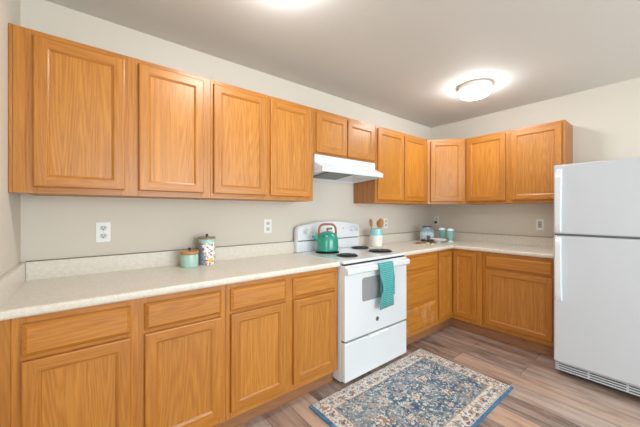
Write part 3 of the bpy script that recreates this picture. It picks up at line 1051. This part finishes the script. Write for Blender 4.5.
outlet('white duplex outlet on the back wall near the left corner', (0.352, 0, 1.159))
outlet('white duplex outlet on the back wall just left of the stove', (1.466, 0, 1.159))
outlet('white outlet on the back wall half hidden behind the wooden utensils', (3.02, 0, 1.145))
outlet('white outlet with a dark plug on the right wall near the corner', (XR, -0.078, 1.160), -PI / 2)
outlet('white outlet with a grey insert on the right wall beside the refrigerator', (XR, -1.246, 1.145), -PI / 2, 'gfci')
pl = thing('plug', 'dark plug pushed into the outlet on the right wall near the corner', 'plug', (XR - 0.0095, -0.078, 1.136), -PI / 2)
MB().box(-0.016, 0.016, -0.030, 0.0, -0.016, 0.016, 0, 0.005, 2).build('plug_body', KNOBDARK, pl, 40)
MB().tube([(0, -0.022, -0.010), (0, -0.030, -0.04), (0.0, -0.030, -0.09), (0.0, -0.032, -0.14), (0.0, -0.06, -0.215)], 0.003, 8).build('cord', plain('white_cord', lin(215, 208, 196), 0.6), pl)

# ------------------------------------------------------------------ kettle
t = thing('kettle', 'teal kettle with a brown arched handle on the back left burner', 'kettle', (1.955, -0.205, 0.9333))
R = 0.098
MB().lathe([(0, 0.0), (R - 0.004, 0.0), (R, 0.004), (R + 0.001, 0.03), (R - 0.001, 0.085), (R - 0.008, 0.125), (R - 0.022, 0.150), (R - 0.040, 0.160),
            (R - 0.048, 0.161)], seg=48).build('kettle_body', TEAL, t, 40)
MB().lathe([(R - 0.048 + 0.002, 0.1605), (R - 0.049, 0.166), (0.030, 0.173), (0, 0.176)], seg=40).build('lid', TEAL, t, 40)
MB().lathe([(0, 0.176), (0.007, 0.176), (0.007, 0.183), (0.014, 0.189), (0.014, 0.195), (0.008, 0.200), (0, 0.201)], seg=24).build('lid_knob', COPPER, t)
vd = Vector((-0.86, 0.36, 0)).normalized()     # the spout points left
sp = [(vd * 0.078) + Vector((0, 0, 0.100)), (vd * 0.105) + Vector((0, 0, 0.112)), (vd * 0.125) + Vector((0, 0, 0.126)), (vd * 0.140) + Vector((0, 0, 0.140))]
MB().tube(sp, [0.026, 0.019, 0.014, 0.012], 16).build('spout', TEAL, t, 50)
hp = []
hv = Vector((0.90, -0.42, 0)).normalized()
for k in range(25):
    u = -1 + 2 * k / 24
    s_ = math.copysign(abs(math.sin(u * PI / 2)) ** 0.55, u)
    c_ = abs(math.cos(u * PI / 2)) ** 0.55 if abs(u) < 1 else 0
    hp.append(hv * (0.079 * s_) + Vector((0, 0, 0.138 + 0.098 * c_)))
MB().tube(hp, 0.0098, 10).build('handle', COPPER, t, 60)
for s_ in (-1, 1):
    MB().ball(hv * (0.079 * s_) + Vector((0, 0, 0.138)), 0.012, scale=(1, 1, 0.9)).build('handle_bracket', TEAL, t)

# ------------------------------------------------------------------ jars on the left counter
t = thing('canister', 'short round mint canister with an amber wooden lid, left of the patterned one', 'canister', (0.809, -0.139, CT1))
MB().lathe([(0, 0.0005), (0.050, 0.0005), (0.053, 0.004), (0.0545, 0.03), (0.0545, 0.075), (0.053, 0.084), (0.049, 0.086), (0.048, 0.080), (0, 0.08)], seg=48).build('canister_body', MINT, t, 40)
MB().lathe([(0, 0.086), (0.050, 0.086), (0.056, 0.088), (0.0575, 0.094), (0.0565, 0.104), (0.053, 0.107), (0, 0.108)], seg=48).build('lid', LIDWOOD, t, 40)
MB().lathe([(0, 0.1075), (0.005, 0.1075), (0.005, 0.112), (0.0095, 0.117), (0.0095, 0.124), (0.006, 0.128), (0, 0.129)], seg=20).build('lid_knob', KNOBDARK, t)

t = thing('canister', 'tall canister with a blue, coral and yellow floral print and a mint rim', 'canister', (0.932, -0.104, CT1))
RR, HH = 0.0555, 0.152
NS, NZ = 120, 60
verts, fcs, cols = [], [], []
pet = []
for k in range(150):
    pet.append((rng.uniform(0, 2 * PI * RR), rng.uniform(0.004, HH - 0.004), rng.uniform(0, PI), rng.choice(3, p=[0.5, 0.25, 0.25])))
navy, coral, yel, whi, mint2 = lin(36, 44, 108), lin(226, 120, 110), lin(238, 186, 66), lin(245, 240, 232), lin(120, 190, 180)
for j in range(NZ + 1):
    z = HH * j / NZ
    for i in range(NS):
        a = 2 * PI * i / NS
        s = a * RR
        u = ((a + 1.87 + PI) % (2 * PI)) - PI
        c = whi
        # lower left: navy scallops
        if u * RR < -0.012 - 0.25 * (z - 0.05):
            q1 = math.sin(s * 460 + z * 240); q2 = math.sin(z * 430 - s * 160)
            if q1 * q2 > -0.25:
                c = navy
        else:
            for (ps, pz, pa, pc) in pet:
                ds = (s - ps + PI * RR) % (2 * PI * RR) - PI * RR
                dz_ = z - pz
                e1 = ds * math.cos(pa) + dz_ * math.sin(pa); e2 = -ds * math.sin(pa) + dz_ * math.cos(pa)
                if (e1 / 0.0105) ** 2 + (e2 / 0.0046) ** 2 < 1:
                    c = (navy, coral, mint2)[pc]
            if (u * RR - 0.026) ** 2 + (z - 0.028) ** 2 < 0.017 ** 2:
                c = yel
        verts.append((RR * math.cos(a), RR * math.sin(a), 0.002 + z))
        cols.append(c)
for j in range(NZ):
    for i in range(NS):
        i2 = (i + 1) % NS
        fcs.append((j * NS + i, j * NS + i2, (j + 1) * NS + i2, (j + 1) * NS + i))
mb = MB().faces(verts, fcs)
pb_ = mb.build('printed_body', vcol_mat('floral_glaze', 0.25, 0, 0.4), t, 60)
at = pb_.data.color_attributes.new('pattern', 'FLOAT_COLOR', 'POINT')
at.data.foreach_set('color', np.array(cols, dtype=np.float32).ravel())
MB().lathe([(0, 0.0005), (0.052, 0.0005), (0.0555, 0.002)], seg=48).build('foot', CREAM, t)
MB().lathe([(0.0555, 0.154), (0.0565, 0.156), (0.0565, 0.174), (0.053, 0.178), (0, 0.178)], seg=48).build('rim_band', MINT, t, 40)
MB().lathe([(0, 0.178), (0.054, 0.178), (0.059, 0.181), (0.059, 0.187), (0.054, 0.191), (0, 0.192)], seg=48).build('lid', LIDWOOD2, t, 40)
MB().lathe([(0, 0.1915), (0.005, 0.1915), (0.005, 0.196), (0.0095, 0.201), (0.0095, 0.208), (0.006, 0.212), (0, 0.213)], seg=20).build('lid_knob', KNOBDARK, t)

# ------------------------------------------------------------------ utensil crock and spoons
t = thing('utensil_crock', 'cylindrical cream utensil crock with an aqua top, right of the stove', 'crock', (2.665, -0.165, CT1))
prof = [(0, 0.0005), (0.060, 0.0005), (0.064, 0.004)]
for k in range(12):
    z = 0.010 + k * 0.009
    prof += [(0.0655, z), (0.0640, z + 0.0045)]
prof += [(0.0645, 0.118)]
MB().lathe(prof, seg=48).build('crock_body', CREAM, t, 60)
MB().lathe([(0.0645, 0.118), (0.066, 0.121), (0.066, 0.183), (0.064, 0.187), (0.061, 0.187), (0.060, 0.180), (0.060, 0.012), (0, 0.012)], seg=48).build('glazed_rim', AQUA, t, 50)


def utensil(name, label, base_pt, tip_pt, hw_, hl, th, slotted=False):
    a, b = Vector(base_pt), Vector(tip_pt)
    o = thing(name, label, 'utensil', tuple(a), 0, 'wooden utensils in the crock')
    d = (b - a); Ln = d.length
    q = d.to_track_quat('Z', 'Y')
    h = MB().tube([(0, 0, 0), (0, 0, Ln * 0.4), (0, 0, Ln - hl * 0.85)], [0.006, 0.0055, 0.006], 10).build('spoon_handle', SPOONWOOD, o, 60)
    m = MB()
    n = 24
    top, bot, pts = [], [], []
    V, F = [(0, -th * 0.3, Ln - hl / 2)], []
    for rr_ in (0.5, 0.8, 1.0):
        for k in range(n):
            aa = 2 * PI * k / n
            x = hw_ * rr_ * math.sin(aa) * (1 + 0.12 * math.cos(aa)); z = Ln - hl / 2 + hl / 2 * rr_ * math.cos(aa)
            y = -th * 0.3 - th * (rr_ ** 2) * (0.6 if not slotted else 0.1)
            V.append((x, y, z))
    for k in range(n):
        F.append((0, 1 + k, 1 + (k + 1) % n))
    for r_ in range(2):
        for k in range(n):
            F.append((1 + r_ * n + k, 1 + (r_ + 1) * n + k, 1 + (r_ + 1) * n + (k + 1) % n, 1 + r_ * n + (k + 1) % n))
    m.faces(V, F)
    bo = m.build('spoon_bowl', SPOONWOOD, o, 60)
    s = bo.modifiers.new('thick', 'SOLIDIFY'); s.thickness = 0.006; s.offset = 0
    for c in (h, bo):
        c.rotation_mode = 'QUATERNION'; c.rotation_quaternion = q
    return o


bz = CT1 + 0.018
utensil('wooden_spoon', 'wooden spoon with a wide round bowl standing right in the crock', (2.660, -0.200, bz), (2.688, -0.200, 1.210), 0.038, 0.098, 0.016)
utensil('wooden_spatula', 'slim wooden spatula leaning left in the crock', (2.648, -0.135, bz), (2.615, -0.132, 1.205), 0.023, 0.085, 0.006, True)
utensil('wooden_spoon', 'pale wooden spoon leaning back behind the wide one in the crock', (2.695, -0.155, bz), (2.722, -0.146, 1.188), 0.024, 0.07, 0.012)

# ------------------------------------------------------------------ corner display: jar, cups, plate, pods
t = thing('glass_jar', 'round pale blue glass jar with a dark rim, left of the teal cups', 'jar', (3.555, -0.215, CT1))
MB().lathe([(0, 0.0005), (0.066, 0.0005), (0.078, 0.008), (0.086, 0.04), (0.087, 0.10), (0.082, 0.135), (0.066, 0.158), (0.054, 0.165), (0.054, 0.176),
            (0.050, 0.176), (0.050, 0.164)], seg=48).build('jar_body', JARGLASS, t, 50)
MB().lathe([(0, 0.004), (0.064, 0.004), (0.080, 0.03), (0.082, 0.105), (0.075, 0.112), (0, 0.116)], seg=40).build('jar_filling', plain('pale_filling', lin(240, 242, 242), 0.7, vary=0.06, bscale=70), t, 50)
MB().lathe([(0, 0.176), (0.054, 0.176), (0.056, 0.179), (0.056, 0.184), (0.051, 0.187), (0, 0.188)], seg=40).build('jar_lid', plain('dark_metal_lid', lin(74, 82, 92), 0.35, metal=0.5), t, 40)


def cup(label, x, y):
    t = thing('dessert_cup', label, 'cup', (x, y, CT1), 0, 'teal cups topped with white froth')
    MB().lathe([(0, 0.0005), (0.030, 0.0005), (0.034, 0.004), (0.032, 0.018), (0.022, 0.026), (0, 0.026)], seg=36).build('cup_foot', CUPCLEAR, t, 50)
    prof = [(0.0, 0.0262), (0.024, 0.0262), (0.027, 0.034)]
    for k in range(1, 9):
        u = k / 8
        prof.append((0.027 + 0.017 * u ** 0.9, 0.034 + 0.100 * u))
    prof += [(0.0455, 0.144), (0.0425, 0.144), (0.0400, 0.128), (0, 0.126)]
    MB().lathe(prof, seg=36).build('cup_bowl', CUPTEAL, t, 50)
    pr_ = [(0.0395, 0.1275), (0.041, 0.144), (0.034, 0.156), (0.024, 0.164), (0.010, 0.169), (0, 0.170)]
    MB().lathe(pr_, seg=30).build('froth', FROTH, t, 60)
    return t


cup('teal footed cup with white froth, behind the white plate', 3.700, -0.330)
cup('teal footed cup with white froth, in front and nearest the refrigerator', 3.625, -0.475)

t = thing('footed_dish', 'small white footed dish in front of the teal cups', 'dish', (3.500, -0.395, CT1))
CHINA = plain('white_china', lin(244, 242, 236), 0.2, coat=0.5)
MB().lathe([(0, 0.0005), (0.036, 0.0005), (0.038, 0.004), (0.026, 0.012), (0.022, 0.022), (0, 0.024)], seg=40).build('dish_foot', CHINA, t, 60)
MB().lathe([(0, 0.0235), (0.050, 0.0245), (0.078, 0.033), (0.090, 0.044), (0.091, 0.047), (0.088, 0.048), (0.070, 0.039), (0.045, 0.033), (0, 0.032)], seg=48)\
    .build('dish_bowl', CHINA, t, 60)

pods_pts = [(3.365, -0.285, 0.025), (3.382, -0.350, 0.025), (3.425, -0.243, 0.025), (3.432, -0.306, 0.025), (3.345, -0.405, 0.028), (3.412, -0.318, 0.066)]
pod_lab = ['nearest the stove', 'second nearest the countertop edge', 'lying closest to the jar', 'lying closest to the white dish', 'nearest the countertop edge', 'perched on top of the others']
for k, (x, y, dz_) in enumerate(pods_pts):
    m = MB()
    m.ball((0, 0, 0), 0.014, 0, (1, 1, 0.9))
    for q in range(9):
        a = q / 9 * 2 * PI + k
        el = 0.45 if q % 2 else -0.25
        Rm = Matrix.Rotation(a, 4, 'Z') @ Matrix.Rotation(-el, 4, 'Y')
        m.ball(Rm @ Vector((0.018, 0, 0)), 0.013, 0, (1.25, 0.55, 0.35), Rm, 1)
    o = m.build('dried_pod', PODS, None, 60)
    o.location = (x, y, CT1 + dz_)
    o.rotation_euler = (0.15 * k, 0.1, k)
    tag(o, 'dried brown pod by the glass jar, ' + pod_lab[k], 'dried pod', 'dried pods by the glass jar')
tg = MB()
for (a, b_, c_) in (((3.190, -0.255, .005), (3.245, -0.285, .011), (3.325, -0.325, .006)), ((3.175, -0.305, .005), (3.225, -0.310, .011), (3.315, -0.345, .006))):
    tg.tube([tuple(Vector(p) + Vector((0, 0, CT1))) for p in (a, b_, c_)], [0.003, 0.006, 0.004], 8)
tg.tube([(3.245, -0.285, CT1 + .010), (3.235, -0.298, CT1 + .013), (3.225, -0.310, CT1 + .010)], 0.004, 8)
tag(tg.build('twig', TWIG, None, 60), 'brown forked twig lying left of the dried pods', 'twig')
chips = [(3.185, -0.385), (3.225, -0.415), (3.285, -0.385), (3.215, -0.475), (3.275, -0.455), (3.130, -0.440)]
chip_lab = ['nearest the twig', 'in the middle of the scatter', 'nearest the dried pods', 'nearest the countertop edge', 'farthest right in front', 'nearest the stove']
for k, (x, y) in enumerate(chips):
    m = MB().ball((0, 0, 0), 0.015, 0, (1.3, 0.8, 0.45), None, 2)
    o = m.build('wood_bead', CHIP, None, 60)
    o.location = (x, y, CT1 + 0.0069)
    o.rotation_euler = (0, 0, k * 1.1)
    tag(o, 'small pale beige wooden bead on the counter, ' + chip_lab[k], 'bead', 'pale beads by the twig')

# ------------------------------------------------------------------ rug
rx0, rx1, ry0, ry1 = 1.408, 2.690, -1.425, -0.668
t = thing('rug', 'blue and cream oriental patterned rug on the floor in front of the stove', 'rug', ((rx0 + rx1) / 2, (ry0 + ry1) / 2, 0))
LX, LY = rx1 - rx0, ry1 - ry0
nx, ny = 420, 252
gx = np.linspace(-LX / 2, LX / 2, nx + 1)
gy = np.linspace(-LY / 2, LY / 2, ny + 1)
X, Y = np.meshgrid(gx, gy)


def vnoise(x, y, sc, seed):
    r = np.random.default_rng(seed)
    T = r.random((64, 64))
    xs, ys = x * sc + 31, y * sc + 31
    xi, yi = np.floor(xs).astype(int), np.floor(ys).astype(int)
    fx, fy = xs - xi, ys - yi
    fx, fy = fx * fx * (3 - 2 * fx), fy * fy * (3 - 2 * fy)
    g = lambda a, b: T[a % 64, b % 64]
    return (g(xi, yi) * (1 - fx) + g(xi + 1, yi) * fx) * (1 - fy) + (g(xi, yi + 1) * (1 - fx) + g(xi + 1, yi + 1) * fx) * fy


C = lambda *a: np.array(lin(*a)[:3])
d = np.minimum(LX / 2 - np.abs(X), LY / 2 - np.abs(Y))
n_a, n_b, n_c = vnoise(X, Y, 7, 1), vnoise(X, Y, 34, 2), vnoise(X, Y, 90, 3)
n_d, n_e = vnoise(X, Y, 60, 4), vnoise(X, Y, 20, 5)
mixc = lambda a, b, k: a[None, None, :] * (1 - k[..., None]) + b[None, None, :] * k[..., None]
field = mixc(C(76, 108, 132), C(118, 136, 142), np.clip(n_a * 1.9 - 0.45, 0, 1))
field = field * (0.78 + 0.44 * n_b[..., None])
put = lambda img, mask, col: np.where(mask[..., None], col[None, None, :], img)
# scrolling vines and leaves, mirrored about both axes
ax_, ay_ = np.abs(X), np.abs(Y)
vine = np.abs(np.sin(ax_ * 26 + 1.7 * np.sin(ay_ * 31)) + np.cos(ay_ * 29 + 1.4 * np.sin(ax_ * 23)))
field = put(field, (vine < 0.20) & (n_d > 0.32), C(196, 196, 190))
leaf = np.sin(ax_ * 83 + 2 * np.sin(ay_ * 40)) * np.sin(ay_ * 91 + 2 * np.sin(ax_ * 37))
field = put(field, (leaf > 0.62) & (n_c > 0.35), C(206, 202, 192))
field = put(field, (vnoise(X, Y, 95, 31) > 0.77), C(208, 208, 202))
field = put(field, (leaf < -0.70) & (n_c > 0.40), C(58, 80, 108))
field = put(field, (n_b > 0.74) & (n_c > 0.42), C(176, 150, 128))
field = put(field, (n_d > 0.80), C(64, 88, 118))


def rosette(img, cx, cy, R, petals=8, ca=C(222, 214, 202), cb=C(170, 140, 116), cc=C(90, 112, 136)):
    dx, dy = X - cx, Y - cy
    r = np.hypot(dx, dy); th = np.arctan2(dy, dx)
    edge = R * (0.78 + 0.22 * np.cos(petals * th)) + 0.022 * (n_d - 0.5)
    img = put(img, r < edge * 1.16, cc)
    img = put(img, (r < edge) & (n_c > 0.30), ca)
    img = put(img, (r < edge * 0.62) & (r > edge * 0.46), cb)
    img = put(img, r < edge * 0.2, cb)
    return img


for sx_ in (-1, 1):
    for sy_ in (-1, 1):
        field = rosette(field, sx_ * 0.215, sy_ * 0.105, 0.050)
        field = rosette(field, sx_ * 0.405, sy_ * 0.165, 0.040, 6)
        field = rosette(field, sx_ * 0.30, sy_ * 0.215, 0.030, 5, C(196, 170, 150))
        field = rosette(field, sx_ * 0.10, sy_ * 0.19, 0.034, 6, C(204, 196, 186))
    field = rosette(field, sx_ * 0.36, 0.0, 0.050, 8)
    field = rosette(field, sx_ * 0.115, 0.0, 0.026, 4)
field = rosette(field, 0, 0, 0.060, 10)
bord = mixc(C(230, 223, 214), C(214, 203, 192), np.clip(n_e * 1.4 - 0.2, 0, 1))
s_ = np.where(LX / 2 - np.abs(X) < LY / 2 - np.abs(Y), Y, X)
q = np.abs((s_ * 11) % 1 - 0.5)
blob = np.hypot(q * 0.09, d - 0.070)
bord = put(bord, (blob < 0.021) & (n_c > 0.3), C(150, 128, 112))
bord = put(bord, (blob < 0.010), C(98, 118, 140))
bl = np.sin(X * 118) * np.sin(Y * 124)
bord = put(bord, (bl > 0.62) & (n_c > 0.45), C(128, 104, 92))
bord = put(bord, (bl < -0.70) & (n_c > 0.5), C(88, 104, 130))
bord = put(bord, (n_d > 0.78) & (n_b > 0.4), C(196, 150, 116))
inner = 0.125
img = np.where((d > inner)[..., None], field, bord)
for a_, b_, c_ in ((inner - 0.010, inner, C(150, 134, 122)), (inner - 0.018, inner - 0.010, C(214, 204, 190)), (0.022, 0.028, C(170, 156, 146)), (0.0, 0.010, C(192, 198, 206))):
    img = put(img, (d >= a_) & (d < b_) & (n_c > 0.12), c_)
# broad blue selvedge on the near long side and the left short side
edge_b = np.minimum(X + LX / 2, (Y + LY / 2) * 1.25)
blue = mixc(C(54, 102, 140), C(96, 138, 168), n_b)
img = np.where((edge_b < 0.026)[..., None], blue, img)
wear = np.clip(vnoise(X, Y, 13, 12) * 0.7 + vnoise(X, Y, 70, 13) * 0.5 - 0.45, 0, 0.38)[..., None]
img = np.where((edge_b < 0.026)[..., None], img, img * (1 - wear) + C(182, 182, 182)[None, None, :] * wear)
img = img * (0.68 + 0.64 * vnoise(X, Y, 150, 9)[..., None])
rust = (vnoise(X, Y, 44, 21) > 0.84) & (vnoise(X, Y, 6, 22) > 0.55) & (edge_b > 0.03)
img = put(img, rust, C(170, 128, 98))
inkd = (vnoise(X, Y, 80, 23) > 0.84) & (edge_b > 0.03)
img = put(img, inkd, C(84, 92, 108))
RT = 0.009
idx = np.arange((nx + 1) * (ny + 1)).reshape(ny + 1, nx + 1)
Z = np.full_like(X, RT) + 0.0006 * (n_c - 0.5)
me = bpy.data.meshes.new('pile')
vv = np.stack([X, Y, Z], -1).reshape(-1, 3)
q4 = np.stack([idx[:-1, :-1], idx[:-1, 1:], idx[1:, 1:], idx[1:, :-1]], -1).reshape(-1, 4)
me.from_pydata(vv.tolist(), [], q4.tolist())
at = me.color_attributes.new('pattern', 'FLOAT_COLOR', 'POINT')
rgba = np.concatenate([np.clip(img, 0, 1).reshape(-1, 3), np.ones((vv.shape[0], 1))], 1).astype(np.float32)
at.data.foreach_set('color', rgba.ravel())
me.materials.append(vcol_mat('rug_pile', 0.95, 0.5))
po = bpy.data.objects.new('pile', me)
COL.objects.link(po)
po.parent = t
MB().box(-LX / 2, LX / 2, -LY / 2, LY / 2, 0.0003, RT - 0.0012).build('backing', plain('rug_binding', lin(70, 112, 150), 0.9), t, 0)
